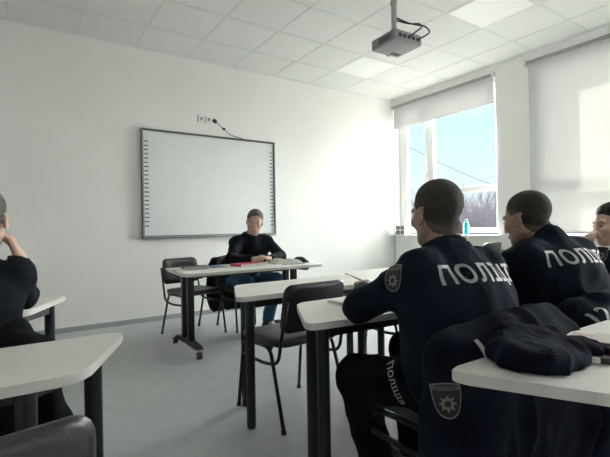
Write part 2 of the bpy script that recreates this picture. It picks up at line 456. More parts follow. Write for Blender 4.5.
    if faced:
        for sx in (-1, 1):
            bm = bmesh.new(); bmesh.ops.create_uvsphere(bm, u_segments=14, v_segments=10, radius=.0108, matrix=Matrix.Translation(V(H(sx*.031, .0745, .002))-V(org)))
            e = obj('eye', bm, eyew_m, root, 180)
            bm = bmesh.new(); p = V(H(sx*.031, .0832, .000))-V(org); cyl(bm, p, p+V(hf)*.003, .0055, .0052, 14); obj('iris', bm, iris_m, e)
            bm = bmesh.new(); tube(bm, [V(H(sx*a, b, c))-V(org) for a, b, c in ((.014, .0925, .024), (.030, .0885, .028), (.046, .077, .024))], .0022, .02, 8); obj('eyebrow', bm, hair, root, 180)
        bm = bmesh.new(); tube(bm, [V(H(a, b, -.065))-V(org) for a, b in ((-.020, .086), (-.008, .0945), (.008, .0945), (.020, .086))], .004, .01, 8); obj('lips', bm, lip_m, root, 180)
    # upper garment
    T = SDF(lo, hi, .008)
    nd0 = unit(base-n0)
    B = bulk
    for sx in (-1, 1):
        T.cone(pel+rt*sx*.10+spine*.02, ch+rt*sx*.10-spine*.12, .115+B, .118+B, .06)
        sh = J['shR'] if sx > 0 else J['shL']
        T.cone(ch-spine*.11+rt*sx*.08, sh-spine*.02, .108+B*.7, .055+B*.3, .06)
        T.cone(n0-nd0*.012, sh+spine*.004, .062, .052+B*.5, .05)
    T.cone(pel, ch-spine*.12, .135+B, .14+B, .06)
    T.cone(ch-spine*.06, n0-spine*.01, .10+B*.4, .070, .07)
    for s in 'LR':
        T.cone(J['sh'+s], J['el'+s], .060+B*.5, .050+B*.3, .045); T.cone(J['el'+s], J['wr'+s], .050+B*.3, .036+B*.2, .025)
    T.wrinkle(wr, 26, seed, (1, 1, 1.4)); 
    nd = unit(base-n0)
    T.cut(n0+nd*.028, nd, np.minimum(n0, base)-.10, np.maximum(n0, base)+.08)
    for s in 'LR':
        d = unit(J['wr'+s]-J['el'+s]); w = J['wr'+s]; T.cut(w-d*.012, d, w-.06, w+.10)
    T.cut(pel-spine*(.06+long_waist), -spine)
    gar = T.build(top_name, cloth, root, org)
    if collar:
        C = SDF(n0-.14, n0+.16, .005)
        c0, c1 = n0-nd*.005, n0+nd*.046-fw*.002
        C.cone(c0, c1, .078, .072, .005); C.cone(c0-nd*.05, c1+nd*.08, .066, .064, 0.004, 's')
        C.cut(n0-nd*.012, -nd); C.cut(n0+nd*.040+fw*0, unit(nd+fw*.10))
        g = unit(fw); C.cone(n0+g*.085, c1+g*.085+nd*.03, .022, .045, .004, 's')
        C.build('collar', cloth, gar, org)
    else:
        C = SDF(n0-.13, n0+.14, .004)
        C.cone(n0+nd*.018, n0+nd*.034, .066, .063, .004); C.cone(n0-nd*.04, n0+nd*.10, .054, .054, .003, 's'); C.cut(n0+nd*.005, -nd); C.cut(n0+nd*.04, nd)
        C.build('neckband', cloth, gar, org)
    # trousers
    Q = SDF(lo, hi, .009)
    for s in 'LR':
        Q.cone(pel-spine*.02, J['hip'+s], .125, .115, .05); Q.cone(J['hip'+s], J['kn'+s], .10+B*.3, .072+B*.4, .04); Q.cone(J['kn'+s], J['an'+s]+np.array([0, 0, .03]), .073+B*.4, .06, .03)
    Q.wrinkle(wr*.9, 24, seed+5, (1, 1, 1))
    for s in 'LR':
        a = J['an'+s]; Q.cut(a+np.array([0, 0, -.005]), (0, 0, -1), a-.16, a+.1)
    Q.cut(pel+spine*.10, spine, pel-.22, pel+.22)
    tr = Q.build('trousers', trous, root, org)
    for s in 'LR':
        a, t = J['an'+s], J['toe'+s]; f = unit((t-a)*[1, 1, 0]); K = SDF(np.minimum(a, t)-.12, np.maximum(a, t)+.12, .006)
        K.cone(a+f*-.02+[0, 0, -.03], a+f*.02+[0, 0, .02], .045, .047, .02); g = np.array([a[0], a[1], .045])
        K.cone(g-f*.03, t+np.array([0, 0, .045-t[2]]), .042, .036, .03); K.cut((0, 0, .004), (0, 0, -1)); K.cut(a+np.array([0, 0, .05]), (0, 0, 1))
        K.build('shoe', shoe_m, root, org)
    return root, gar, tr, org

# ================================================================== ROOM
X0, YF, ZC = 5.37, 5.234, 3.22
XL, YB = -2.6, -3.3
def simple(name, m, *bx, bev=0):
    bm = bmesh.new()
    for b in bx: box(bm, *b, bev=bev)
    return struct(obj(name, bm, m))
simple('floor', floor_m, (XL-.1, X0+.45, YB-.1, YF+.1, -.1, 0))
simple('ceiling', ceil_m, (XL-.1, X0+.45, YB-.1, YF+.1, ZC, ZC+.1))
simple('wall_front', wall_m, (XL, X0, YF, YF+.1, 0, ZC))
simple('wall_left', wall_m, (XL-.1, XL, YB, YF+.1, 0, ZC))
simple('wall_back', wall_m, (XL, X0, YB-.1, YB, 0, ZC))
ZS, ZT = .935, 3.10
wins = [(3.33, 5.21), (.98, 2.88), (-1.37, .53)]
bm = bmesh.new()
WX = X0+.36
box(bm, X0, WX, YB-.1, YF+.1, 0, ZS-.03); box(bm, X0, WX, YB-.1, YF+.1, ZT, ZC)
ys = [YB-.1]+[v for w in sorted(wins) for v in w]+[YF+.1]
for i in range(0, len(ys), 2): box(bm, X0, WX, ys[i], ys[i+1], ZS-.03, ZT)
struct(obj('wall_right', bm, wall_m))
simple('baseboard_front', base_m, (XL, X0, YF-.012, YF, 0, .055))
simple('baseboard_right', base_m, (X0-.012, X0, YB, YF-.012, 0, .07))
# slim moulding where the window wall meets the ceiling
simple('trim_1', pvc_m, (X0-.025, X0, YB, YF, ZC-.035, ZC))
simple('trim_2', pvc_m, (XL, X0-.025, YF-.012, YF, ZC-.018, ZC))
# ceiling grid
bm = bmesh.new(); s = .615
for i in range(-4, 9):
    x = -.024+i*s
    if XL < x < X0: box(bm, x-.011, x+.011, YB, YF-.012, ZC-.004, ZC)
for k in range(0, 14):
    y = YF-.583-k*s
    if y > YB: box(bm, XL, X0-.025, y-.011, y+.011, ZC-.0045, ZC)
struct(obj('trim_3', bm, grid_m))
# windows
def window(n, y0, y1):
    r = bmesh.new(); xf0, xf1 = X0+.14, X0+.21; a, b = y0+.10, y1-.14; z0, z1 = ZS+.03, ZT-.02
    if n == 1: a = 3.385
    box(r, xf0, xf1, y0, a+.05, z0, z1, .004); box(r, xf0, xf1, b, y1, z0, z1, .004)
    box(r, xf0, xf1, a, b, z0, z0+.065, .004); box(r, xf0, xf1, a, b, z1-.06, z1, .004)
    mull = b-.52 if n == 1 else a+.57
    big = (a+.05, mull-.055) if n == 1 else (mull+.055, b)
    sm = (mull+.055, b) if n == 1 else (a+.05, mull-.055)
    box(r, xf0-.004, xf1, mull-.055, mull+.055, z0, z1, .004)
    box(r, xf0-.002, xf1, *big, 1.55, 1.63, .004)
    o = struct(obj('window_%d' % n, r, pvc_m))
    bm = bmesh.new()
    for (p, q, u, v) in ((*sm, z0+.06, z1-.06),):
        for e in ((p, p+.035, u, v), (q-.035, q, u, v), (p, q, u, u+.035), (p, q, v-.035, v)): box(bm, xf0-.015, xf0+.05, *e, .004)
    obj('sash', bm, pvc_m, o)
    bm = bmesh.new(); box(bm, xf0-.045, xf0-.015, sm[0]+.005, sm[0]+.03, 1.93, 2.08, .006); obj('handle', bm, sill_m, o)
    for (p, q, u, v) in ((*big, z0+.065, 1.55), (*big, 1.63, z1-.06), (sm[0]+.035, sm[1]-.035, z0+.095, z1-.095)):
        bm = bmesh.new(); box(bm, xf0+.03, xf0+.036, p, q, u, v); obj('glass', bm, glass_m, o)
    bm = bmesh.new(); box(bm, X0-.075, xf0+.01, y0-.05, min(y1+.05, YF), ZS-.03, ZS, .008); obj('window_sill', bm, sill_m, o)
for i, (a, b) in enumerate(wins): window(i+1, a, b)
# roller blinds
def blind(y0, y1, zb, label):
    t = thing('roller_blind', label, 'window blind', (X0-.03, (y0+y1)/2, ZT-.02), 0, 'white roller blinds')
    w = (y1-y0)/2
    bm = bmesh.new(); cyl(bm, (0, -w, 0), (0, w, 0), .022, n=20); obj('roller_tube', bm, mat('blind_tube', (.35, .35, .35), .4), t, 40)
    for sx in (-1, 1):
        bm = bmesh.new(); box(bm, -.035, .03, sx*w-.012, sx*w+.012, -.04, .035, .004); obj('bracket', bm, pvc_m, t)
    bm = bmesh.new(); L = ZT-.02-zb
    N = 40; fr = []
    for x in (.0215, .0225):
        fr.append([[bm.verts.new((x+.0015*math.sin(k*.9), -w+.02+(2*w-.04)*k/N, z)) for z in (0, -L)] for k in range(N+1)])
    for k in range(N):
        a, b = fr[0], fr[1]
        bm.faces.new((a[k][0], a[k+1][0], a[k+1][1], a[k][1]))
    for v in [v for c in fr[1] for v in c]: bm.verts.remove(v)
    obj('fabric', bm, blind_m, t, 180)
    bm = bmesh.new(); box(bm, .012, .032, -w+.02, w-.02, -L-.022, -L+.004, .004); obj('bottom_bar', bm, sill_m, t)
    bm = bmesh.new(); cyl(bm, (-.02, -w-.012, -.01), (-.02, -w-.012, -1.35), .003, n=8); obj('chain', bm, sill_m, t)
blind(3.34, 5.20, 2.725, 'white roller blind pulled down a short way over the window with open sky')
blind(.95, 2.90, .97, 'white roller blind drawn fully down with bright sun patches on it')
# ceiling lights
for (i, k, lab) in ((6, 3, 'square ceiling light panel nearest the camera, right of the projector'), (6, 0, 'square ceiling light panel further back, below the projector towards the window corner')):
    xa = -.024+i*s; yb = YF-.583-k*s
    t = thing('ceiling_light', lab, 'ceiling light', (xa+s/2, yb-s/2, ZC), 0, 'square ceiling light panels')
    bm = bmesh.new(); h = s/2-.011
    for e in ((-h, h, -h, -h+.012), (-h, h, h-.012, h), (-h, -h+.012, -h, h), (h-.012, h, -h, h)): box(bm, *e, -.007, -.001)
    obj('frame', bm, pvc_m, t)
    bm = bmesh.new(); box(bm, -h+.012, h-.012, -h+.012, h-.012, -.005, -.001); obj('diffuser', bm, emis('diffuser', (1, 1, .97), .12) if k else bpy.data.materials['diffuser'], t)

# ================================================================== WHITEBOARD
bx0, bx1, bz0, bz1 = 1.24, 3.024, .977, 2.267
wb = thing('interactive_whiteboard', 'large interactive whiteboard in a dark grey frame on the front wall', 'whiteboard', ((bx0+bx1)/2, YF, bz0))
W2, Hh = (bx1-bx0)/2, bz1-bz0
bm = bmesh.new(); box(bm, -W2+.01, W2-.01, -.03, -.001, .01, Hh-.01); obj('panel', bm, board_m, wb)
bm = bmesh.new()
for e in ((-W2, W2, 0, .034), (-W2, W2, Hh-.022, Hh), (-W2, -W2+.022, 0, Hh), (W2-.022, W2, 0, Hh)): box(bm, e[0], e[1], -.048, -.001, e[2], e[3], .003)
obj('frame', bm, bframe_m, wb)
bm = bmesh.new()
for e in ((-W2+.004, W2-.004, .006, .028), (-W2+.004, -W2+.018, .004, Hh-.004)): box(bm, e[0], e[1], -.051, -.0475, e[2], e[3])
obj('frame_face', bm, bedge_m, wb)
for sx in (-1, 1):
    for i in range(21):
        bm = bmesh.new(); z = Hh*(.115+i*.0385); x = sx*(W2-.055)
        box(bm, x-.024, x+.024, -.0315, -.0295, z-.006, z+.006)
        obj('icon_mark', bm, ink_m, wb)
# sockets + cable
for (x, lab) in ((1.985, 'left white wall socket plate above the whiteboard'), (2.085, 'right white wall socket plate above the whiteboard, nearer the black plug')):
    t = thing('wall_socket', lab, 'socket', (x, YF, 2.475), 0, 'wall sockets above the whiteboard')
    bm = bmesh.new(); box(bm, -.042, .042, -.009, -.0005, -.042, .042, .004); obj('plate', bm, socket_m, t)
    bm = bmesh.new(); cyl(bm, (0, -.0092, 0), (0, -.0105, 0), .02, n=20); obj('socket_well', bm, bedge_m, t)
    bm = bmesh.new(); box(bm, -.049, -.044, -.010, -.0005, -.045, .045); obj('side_clip', bm, bedge_m, t)
t = thing('power_cable', 'thin black cable running from the wall sockets down behind the whiteboard', 'cable', (2.16, YF, 2.46))
bm = bmesh.new(); box(bm, -.03, .025, -.04, -.001, -.018, .018, .006, Matrix.Rotation(.6, 4, 'Y')); obj('plug', bm, cable_m, t)
bm = bmesh.new(); tube(bm, [(.0, -.03, 0), (.12, -.012, -.08), (.22, -.010, -.155), (.34, -.010, -.172), (.45, -.012, -.20), (.47, -.012, -.26)], .0045, .05, 8); obj('cord', bm, cable_m, t, 180)
bm = bmesh.new(); box(bm, .105, .145, -.022, -.004, -.095, -.070, .004); obj('cord_clip', bm, cable_m, t)

# ================================================================== PROJECTOR
pj = thing('projector', 'grey ceiling projector hanging upside down on a pole', 'projector', (2.513, 2.39, 2.46), math.radians(-3))
bm = bmesh.new(); box(bm, -.14, .14, -.135, .135, 0, .085, .012, seg=3); obj('body', bm, proj_m, pj, 40)
bm = bmesh.new(); box(bm, .02, .11, .06, .105, -.0015, .001); obj('label_plate', bm, projd_m, pj)
bm = bmesh.new()
for i in range(7): box(bm, -.142, -.1385, -.09+i*.02, -.08+i*.02, .02, .062)
obj('vent', bm, projd_m, pj)
bm = bmesh.new()
for i in range(5): box(bm, -.10+i*.045, -.07+i*.045, -.1375, -.134, .03, .055, .001)
obj('port_panel', bm, projd_m, pj)
bm = bmesh.new(); cyl(bm, (.06, .134, .045), (.06, .160, .045), .038, .036, 24); l = obj('lens', bm, projd_m, pj, 40)
bm = bmesh.new(); cyl(bm, (-.02, 0, .085), (-.02, 0, .11), .055, n=24); cyl(bm, (-.02, 0, .10), (-.02, 0, .15), .025, n=20); obj('mount_plate', bm, proj_m, pj, 40)
bm = bmesh.new(); cyl(bm, (-.02, 0, .13), (-.02, 0, .76), .020, n=20); cyl(bm, (-.02, 0, .34), (-.02, 0, .37), .026, n=20); cyl(bm, (-.02, 0, .74), (-.02, 0, .76), .06, n=24); obj('pole', bm, mat('pole_grey', (.42, .42, .41), .4), pj, 40)
for k, pts in enumerate((((0, -.01, .24), (.10, -.05, .20), (.19, -.13, .17), (.20, -.17, .11), (.13, -.165, .06), (.10, -.138, .045)),
                         ((0, -.01, .22), (.08, -.06, .19), (.12, -.14, .17), (.10, -.18, .12), (.03, -.17, .07), (.01, -.138, .045)))):
    bm = bmesh.new(); tube(bm, pts, .006, .06, 8); obj('cable', bm, cable_m, pj, 180)

# ================================================================== DESKS
def desk(name, label, poly, legs, T=.72, group='student desks with black round legs', rails=True):
    cx = sum(p[0] for p in poly)/len(poly); cy = sum(p[1] for p in poly)/len(poly)
    t = thing(name, label, 'desk', (cx, cy, 0), 0, group)
    P = rpoly([(x-cx, y-cy, 0) for x, y in poly], .06)
    bm = bmesh.new(); slab(bm, P, T-.026, T, .003)
    o = obj('tabletop', bm, [top_m, edge_m], t)
    for f in o.data.polygons:
        if abs(f.normal.z) < .5: f.material_index = 1
    L = [(x-cx, y-cy) for x, y in legs]
    for x, y in L:
        bm = bmesh.new(); cyl(bm, (x, y, .012), (x, y, T-.03), .0245, n=20); lg = obj('leg', bm, steel_m, t, 40)
        bm = bmesh.new(); cyl(bm, (x, y, 0), (x, y, .014), .021, n=20); obj('foot', bm, rubber_m, lg, 40)
    bm = bmesh.new(); n = len(L)
    for i in range(n):
        a, b = V((*L[i], T-.05)), V((*L[(i+1) % n], T-.05)); d = (b-a).normalized(); nn = V((-d.y, d.x, 0))*.012
        vs = [bm.verts.new(p+q+V((0, 0, z))) for z in (-.022, .022) for p, q in ((a, nn), (b, nn), (b, -nn), (a, -nn))]
        for f in ((0, 1, 2, 3), (7, 6, 5, 4), (0, 4, 5, 1), (1, 5, 6, 2), (2, 6, 7, 3), (3, 7, 4, 0)): bm.faces.new([vs[j] for j in f])
    obj('underframe', bm, steel_m, t)
    return t
desk('student_desk', 'light grey student desk directly before the teacher with an empty chair tucked in', [(.93, 2.01), (1.80, 2.01), (2.06, 2.50), (1.14, 2.49)], [(1.04, 2.08), (1.86, 2.12), (1.98, 2.38), (1.15, 2.37)], T=.715)
desk('student_desk', 'light grey student desk in the far row, partly behind the nearest officer', [(1.865, 2.06), (2.86, 2.08), (3.1, 2.64), (2.145, 2.64)], [(2.13, 2.22), (2.85, 2.22), (3.0, 2.56), (2.27, 2.56)], T=.715)
desk('student_desk', 'light grey student desk the nearest officer leans on, with a notebook', [(.865, 1.285), (1.74, 1.19), (1.95, 1.69), (1.085, 1.69)], [(.98, 1.34), (1.68, 1.30), (1.79, 1.57), (1.085, 1.57)], T=.715)
desk('student_desk', 'light student desk glimpsed between the two nearest officers', [(1.78, 1.16), (2.62, 1.16), (2.85, 1.68), (1.97, 1.68)], [(1.93, 1.30), (2.55, 1.30), (2.70, 1.57), (2.08, 1.57)], T=.715)
desk('student_desk', 'student desk in the far row by the window, furthest right', [(3.10, 1.95), (4.05, 1.95), (4.2, 2.50), (3.25, 2.50)], [(3.25, 2.07), (3.95, 2.07), (4.05, 2.40), (3.37, 2.40)], T=.715)
desk('student_desk', 'pale grey desk at the lower right with a navy garment on it', [(1.13, .08), (2.3, .08), (2.3, .665), (.832, .665)], [(1.5, .2), (2.2, .2), (2.2, .56), (1.55, .53)], T=.72)
desk('student_desk', 'pale grey desk at the lower left with a slanted end', [(-1.3, 1.19), (.14, 1.19), (.32, 1.60), (-1.3, 1.60)], [(-1.2, 1.29), (.02, 1.29), (.19, 1.42), (-1.2, 1.5)], T=.715)
desk('student_desk', 'narrow white desk corner at the left edge, under the elbow of the person in black', [(-1.2, 2.28), (.04, 2.28), (.25, 2.74), (-1.2, 2.74)], [(-1.1, 2.38), (-.0, 2.38), (.15, 2.62), (-1.1, 2.62)], T=.715)

# teacher's desk
td = thing('teacher_desk', 'long narrow teacher desk on casters with twin black posts at each end', 'desk', (1.84, 3.72, 0))
T = .712
bm = bmesh.new(); slab(bm, rpoly([(-.72, -.33, 0), (.665, -.33, 0), (.665, .36, 0), (-.66, .36, 0)], .04), T-.024, T, .003)
o = obj('tabletop', bm, [top_m, edge_m], td)
for f in o.data.polygons:
    if abs(f.normal.z) < .5: f.material_index = 1
for sx, xx in ((-1, -.57), (1, .50)):
    for yy in (-.035, .115):
        bm = bmesh.new(); box(bm, xx-.028, xx+.028, yy-.026, yy+.026, .06, T-.026, .006); obj('post', bm, steel_m, td)
    bm = bmesh.new(); pr = [(-.27, .072), (-.20, .095), (0, .110), (.12, .110), (.28, .095), (.33, .075), (.28, .062), (0, .070), (-.2, .062)]
    A = [bm.verts.new((xx-.03, y, z)) for y, z in pr]; B = [bm.verts.new((xx+.03, y, z)) for y, z in pr]; n = len(pr)
    bm.faces.new(A); bm.faces.new(B[::-1])
    for i in range(n): bm.faces.new((A[i], A[(i+1) % n], B[(i+1) % n], B[i]))
    ft = obj('foot_bar', bm, steel_m, td)
    bm = bmesh.new(); box(bm, xx-.025, xx+.025, -.28, .30, T-.05, T-.025, .004); obj('top_bracket', bm, steel_m, td)
    for yy in (-.285, .345):
        c = V((xx-.02, yy, .0305)); bm = bmesh.new()
        for q in (-1, 1): cyl(bm, c+V((q*.012-.006, 0, 0)), c+V((q*.012+.006, 0, 0)), .030, n=24)
        ca = obj('caster', bm, wheel_m, td, 40)
        bm = bmesh.new(); cyl(bm, c+V((-.021, 0, 0)), c+V((.021, 0, 0)), .016, n=18); cyl(bm, c+V((0, 0, .005)), c+V((0, 0, .04)), .008, n=12); obj('caster_hub', bm, chrome_m, ca, 40)
bm = bmesh.new(); box(bm, -.54, .49, .02, .05, T-.075, T-.035, .004); obj('cross_beam', bm, steel_m, td)

# ================================================================== CHAIRS
def make_chair():
    t = bpy.data.objects.new('stacking_chair', None); COL.objects.link(t)
    t['category'] = 'chair'
    w = .215
    bm = bmesh.new(); P = rpoly([(-.21, -.02, 0), (.21, -.02, 0), (.225, .40, 0), (-.225, .40, 0)], .07)
    vb = []
    N = len(P)
    prof = [(.95, .425), (1.0, .432), (1.0, .450), (.97, .462), (.85, .468), (.5, .466)]
    for sc_, z in prof: vb.append([bm.verts.new((p[0]*sc_, .19+(p[1]-.19)*sc_, z)) for p in P])
    for a, b in zip(vb[:-1], vb[1:]):
        for i in range(N): bm.faces.new((a[i], a[(i+1) % N], b[(i+1) % N], b[i]))
    bm.faces.new(vb[0][::-1]); bm.faces.new(vb[-1]); obj('seat', bm, leather_m, t, 50)
    # backrest, curved pad
    bm = bmesh.new(); n = 14; F = []; Bk = []
    out = rpoly([(-.215, 0, 0), (.215, 0, 0), (.205, .262, 0), (-.205, .262, 0)], .055, 5)
    def bp(x, z, d): return V((x, -.065+.9*x*x-(z)*.14+d, .508+z))
    rows = [(.93, .0), (1.0, .010), (1.0, .022), (.93, .034), (.6, .038)]
    R_ = [[bm.verts.new(bp(p[0]*k, .1275+(p[1]-.1275)*k, d-.017)) for p in out] for k, d in rows]
    N = len(out)
    for a, b in zip(R_[:-1], R_[1:]):
        for i in range(N): bm.faces.new((a[i], a[(i+1) % N], b[(i+1) % N], b[i]))
    bm.faces.new(R_[0][::-1]); bm.faces.new(R_[-1]); obj('backrest', bm, leather_m, t, 60)
    for sx in (-1, 1):
        x = sx*w
        bm = bmesh.new(); tube(bm, [(x*1.04, .42, .012), (x*1.0, .365, .408), (x, .20, .418), (x, .06, .418)], .0105, .05); l = obj('front_leg', bm, steel_m, t, 180)
        bm = bmesh.new(); cyl(bm, (x*1.04, .42, 0), (x*1.04, .419, .02), .0135, n=12); obj('foot_cap', bm, rubber_m, l, 40)
        bm = bmesh.new(); tube(bm, [(x*1.04, -.06, .012), (x, .07, .418), (x, .18, .418)], .0105, .06); l = obj('rear_leg', bm, steel_m, t, 180)
        bm = bmesh.new(); cyl(bm, (x*1.04, -.06, 0), (x*1.04, -.058, .02), .0135, n=12); obj('foot_cap', bm, rubber_m, l, 40)
        bm = bmesh.new(); tube(bm, [(x, .375, .33), (x, .14, .32), (x, -.005, .345), (x*.99, -.03, .46), (x*.96, -.085, .68)], .010, .06); obj('back_upright', bm, steel_m, t, 180)
    bm = bmesh.new()
    for yy in (.10, .33): tube(bm, [(-w, yy, .418), (w, yy, .418)], .009, 0)
    obj('seat_support', bm, steel_m, t, 180)
    return t
chair0 = make_chair(); first = [True]
def chair(x, y, rz, label, sz=1.0):
    o = chair0 if first[0] else copy_tree(chair0); first[0] = False
    o.location = (x, y, 0); o.rotation_euler = (0, 0, rz); o['label'] = label; o['group'] = 'black padded stacking chairs'
    return o
pi = math.pi
chair(1.49, 4.53, pi+math.radians(14), 'empty black padded chair to the left of the teacher, behind the teacher desk')
chair(2.10, 4.50, pi+math.radians(2), 'black chair the teacher sits on, with a black jacket over its back')
chair(1.36, 1.985, math.radians(3), 'empty black leather chair tucked under the desk before the teacher')
chair(2.36, 2.02, math.radians(-4), 'empty black chair under the far-row desk, seen below the nearest officer arm')
chair(4.95, 3.22, math.radians(8), 'black chair by the window wall, its curved back seen between the two nearest officers').scale = (1.1, 1.1, 1.1)
chair(1.28, .80, 0, 'black chair the nearest officer sits on')
chair(2.01, .80, 0, 'black chair the second officer sits on, beside the number 12 jacket')
chair(2.93, .86, 0, 'black chair of the officer at the right edge of the picture')
chair(-.24, 1.80, 0, 'black chair the person at the left edge sits on')
chair(-.105, .82, .2, 'empty black leather chair at the bottom left corner, only its back in view')

# ================================================================== PEOPLE
def H_(d, p, t, c=.6): return dict(d=d, p=p, t=t, c=c)
# teacher, facing the class (-y)
tch = dict(head=(2.13, 4.10, 1.145), hf=(-.45, -.95, -.32), hu=(0, -.3, 1), neck=(2.13, 4.20, .985), rt=(-1, 0, 0),
    shL=(2.31, 4.18, .935), shR=(1.945, 4.18, .93), elL=(2.37, 3.97, .775), elR=(1.80, 3.99, .775), wrL=(2.13, 3.80, .765), wrR=(1.96, 3.81, .765),
    handL=H_((-.9, -.35, .25), (-.3, .2, -1), (-.2, .5, .7), .7), handR=H_((.9, -.35, .25), (.3, .2, -1), (.2, .5, .7), .7),
    pelvis=(2.10, 4.33, .54), hipL=(2.20, 4.30, .52), hipR=(2.0, 4.30, .52), knL=(2.27, 3.90, .53), knR=(1.92, 3.90, .53),
    anL=(2.20, 3.98, .09), anR=(1.98, 3.95, .09), toeL=(2.22, 3.80, .04), toeR=(1.93, 3.78, .04))
teacher, g, tr, org = person('seated teacher in a black sweater and blue jeans looking down, hands folded on the desk', tch, skin2_m, knit_m, jeans_m, hair_g, 'short', top_name='sweater', collar=False, seed=3, wr=.005)
# nearest officer
o1 = dict(head=(1.327, 1.075, 1.108), hf=(.24, 1, -.10), hu=(0, .1, 1), neck=(1.292, 1.0, .958), rt=(1, -.05, 0),
    shL=(1.13, .985, .908), shR=(1.455, .965, .900), elL=(1.055, 1.21, .768), elR=(1.68, 1.18, .785), wrL=(1.27, 1.42, .785), wrR=(1.47, 1.42, .765),
    handL=H_((.55, .8, .25), (.3, .1, -1), (.8, -.3, .5), .9), handR=H_((-.6, .75, .05), (0, .1, -1), (-.7, -.3, .5), .8),
    pelvis=(1.25, .90, .55), hipL=(1.17, .92, .53), hipR=(1.38, .92, .53), knL=(1.07, 1.24, .50), knR=(1.44, 1.33, .52),
    anL=(1.13, 1.20, .09), anR=(1.42, 1.30, .09), toeL=(1.11, 1.38, .04), toeR=(1.44, 1.48, .04))
off1, g1, t1, og1 = person('nearest seated police officer in navy uniform seen from behind, leaning on the desk', o1, skin_m, navy_m, navy2_m, hair_d, 'crop', seed=8, wr=.006, bulk=.012)
b1 = [bvh_of(g1, og1)]
wrap(text_mesh('ПОЛІЦІЯ', .086, .002), 'back_lettering', print_m, g1, og1, b1, (1.300, .82, .905), (1, -.24, 0), (0, .25, 1))
badge(g1, og1, b1, (1.06, 1.03, .885), (.35, -1, 0), (.3, .0, 1), .075, .085)
wrap(text_mesh('ПОЛІЦІЯ', .028, .0006, .004), 'trouser_lettering', print_m, t1, og1, [bvh_of(t1, og1)], (1.045, 1.03, .535), (.20, -.48, -1.0), (.39, -.92, .2), rot=.0)
# second officer
o2 = dict(head=(1.985, 1.09, 1.088), hf=(.06, 1, -.22), hu=(0, .2, 1), neck=(1.985, 1.0, .982), rt=(1, -.05, 0),
    shL=(1.80, .99, .918), shR=(2.16, .955, .925), elL=(1.76, 1.22, .785), elR=(2.36, 1.17, .785), wrL=(1.90, 1.44, .765), wrR=(2.16, 1.42, .765),
    handL=H_((.5, .85, .1), (.3, .1, -1), (.8, -.3, .5), .9), handR=H_((-.6, .75, .05), (0, .1, -1), (-.7, -.3, .5), .8),
    pelvis=(2.02, .88, .55), hipL=(1.92, .92, .53), hipR=(2.12, .92, .53), knL=(1.86, 1.32, .52), knR=(2.2, 1.33, .52),
    anL=(1.86, 1.30, .09), anR=(2.18, 1.30, .09), toeL=(1.85, 1.48, .04), toeR=(2.2, 1.48, .04))
off2, g2, t2, og2 = person('second police officer, at the middle right, head bowed over the desk, from behind', o2, skin_m, navy_m, navy2_m, hair_d, 'crop', seed=12, wr=.006, bulk=.014)
b2 = [bvh_of(g2, og2)]
wrap(text_mesh('ПОЛІЦІЯ', .090, .002), 'back_lettering', print_m, g2, og2, b2, (1.985, .82, .925), (1, -.2, 0), (0, .3, 1))
# third officer, right edge, hand on the chin
o3 = dict(head=(3.0, 1.12, 1.052), hf=(-.9, .6, -.1), hu=(0, .05, 1), neck=(3.01, 1.04, .90), rt=(1, .0, 0),
    shL=(2.84, 1.03, .845), shR=(3.18, .99, .845), elL=(2.80, 1.26, .775), elR=(3.3, 1.2, .785), wrL=(2.862, 1.20, .905), wrR=(3.1, 1.42, .765),
    handL=H_((.25, -.1, .9), (.8, -.5, .1), (.2, .9, .2), 1.3), handR=H_((-.6, .75, .05), (0, .1, -1), (-.7, -.3, .5), .8),
    pelvis=(3.0, .92, .55), hipL=(2.9, .95, .53), hipR=(3.1, .95, .53), knL=(2.84, 1.36, .52), knR=(3.15, 1.36, .52),
    anL=(2.84, 1.34, .09), anR=(3.15, 1.34, .09), toeL=(2.82, 1.52, .04), toeR=(3.17, 1.52, .04))
off3, g3, t3, og3 = person('young police officer at the right edge resting the chin on a hand', o3, skin2_m, navy_m, navy2_m, hair_k, 'fringe', seed=15, wr=.005)
b3 = [bvh_of(g3, og3)]
badge(g3, og3, b3, (2.80, 1.10, .88), (.35, -1, 0), (.1, 0, 1), .07, .085)
# person at the left edge
oe = dict(head=(-.105, 2.14, 1.12), hf=(.15, 1, -.15), hu=(0, .1, 1), neck=(-.16, 2.03, .965), rt=(1, 0, 0),
    shL=(-.38, 2.02, .91), shR=(.0, 2.02, .90), elL=(-.42, 2.30, .775), elR=(.035, 2.26, .785), wrL=(-.30, 2.5, .765), wrR=(.02, 2.20, .96),
    handL=H_((.5, .85, .1), (.3, .1, -1), (.8, -.3, .5), .9), handR=H_((-.35, -.05, .9), (-.9, .1, -.2), (0, .9, .3), 1.3),
    pelvis=(-.2, 1.92, .55), hipL=(-.3, 1.95, .53), hipR=(-.1, 1.95, .53), knL=(-.36, 2.36, .52), knR=(.07, 2.25, .50),
    anL=(-.34, 2.34, .09), anR=(.12, 1.98, .09), toeL=(-.34, 2.5, .04), toeR=(.14, 2.15, .04))
person('person in black sweater at the left edge, elbow on desk, hand at the ear', oe, skin2_m, knit_m, jeans_m, hair_g, 'short', top_name='sweater', collar=False, seed=21)

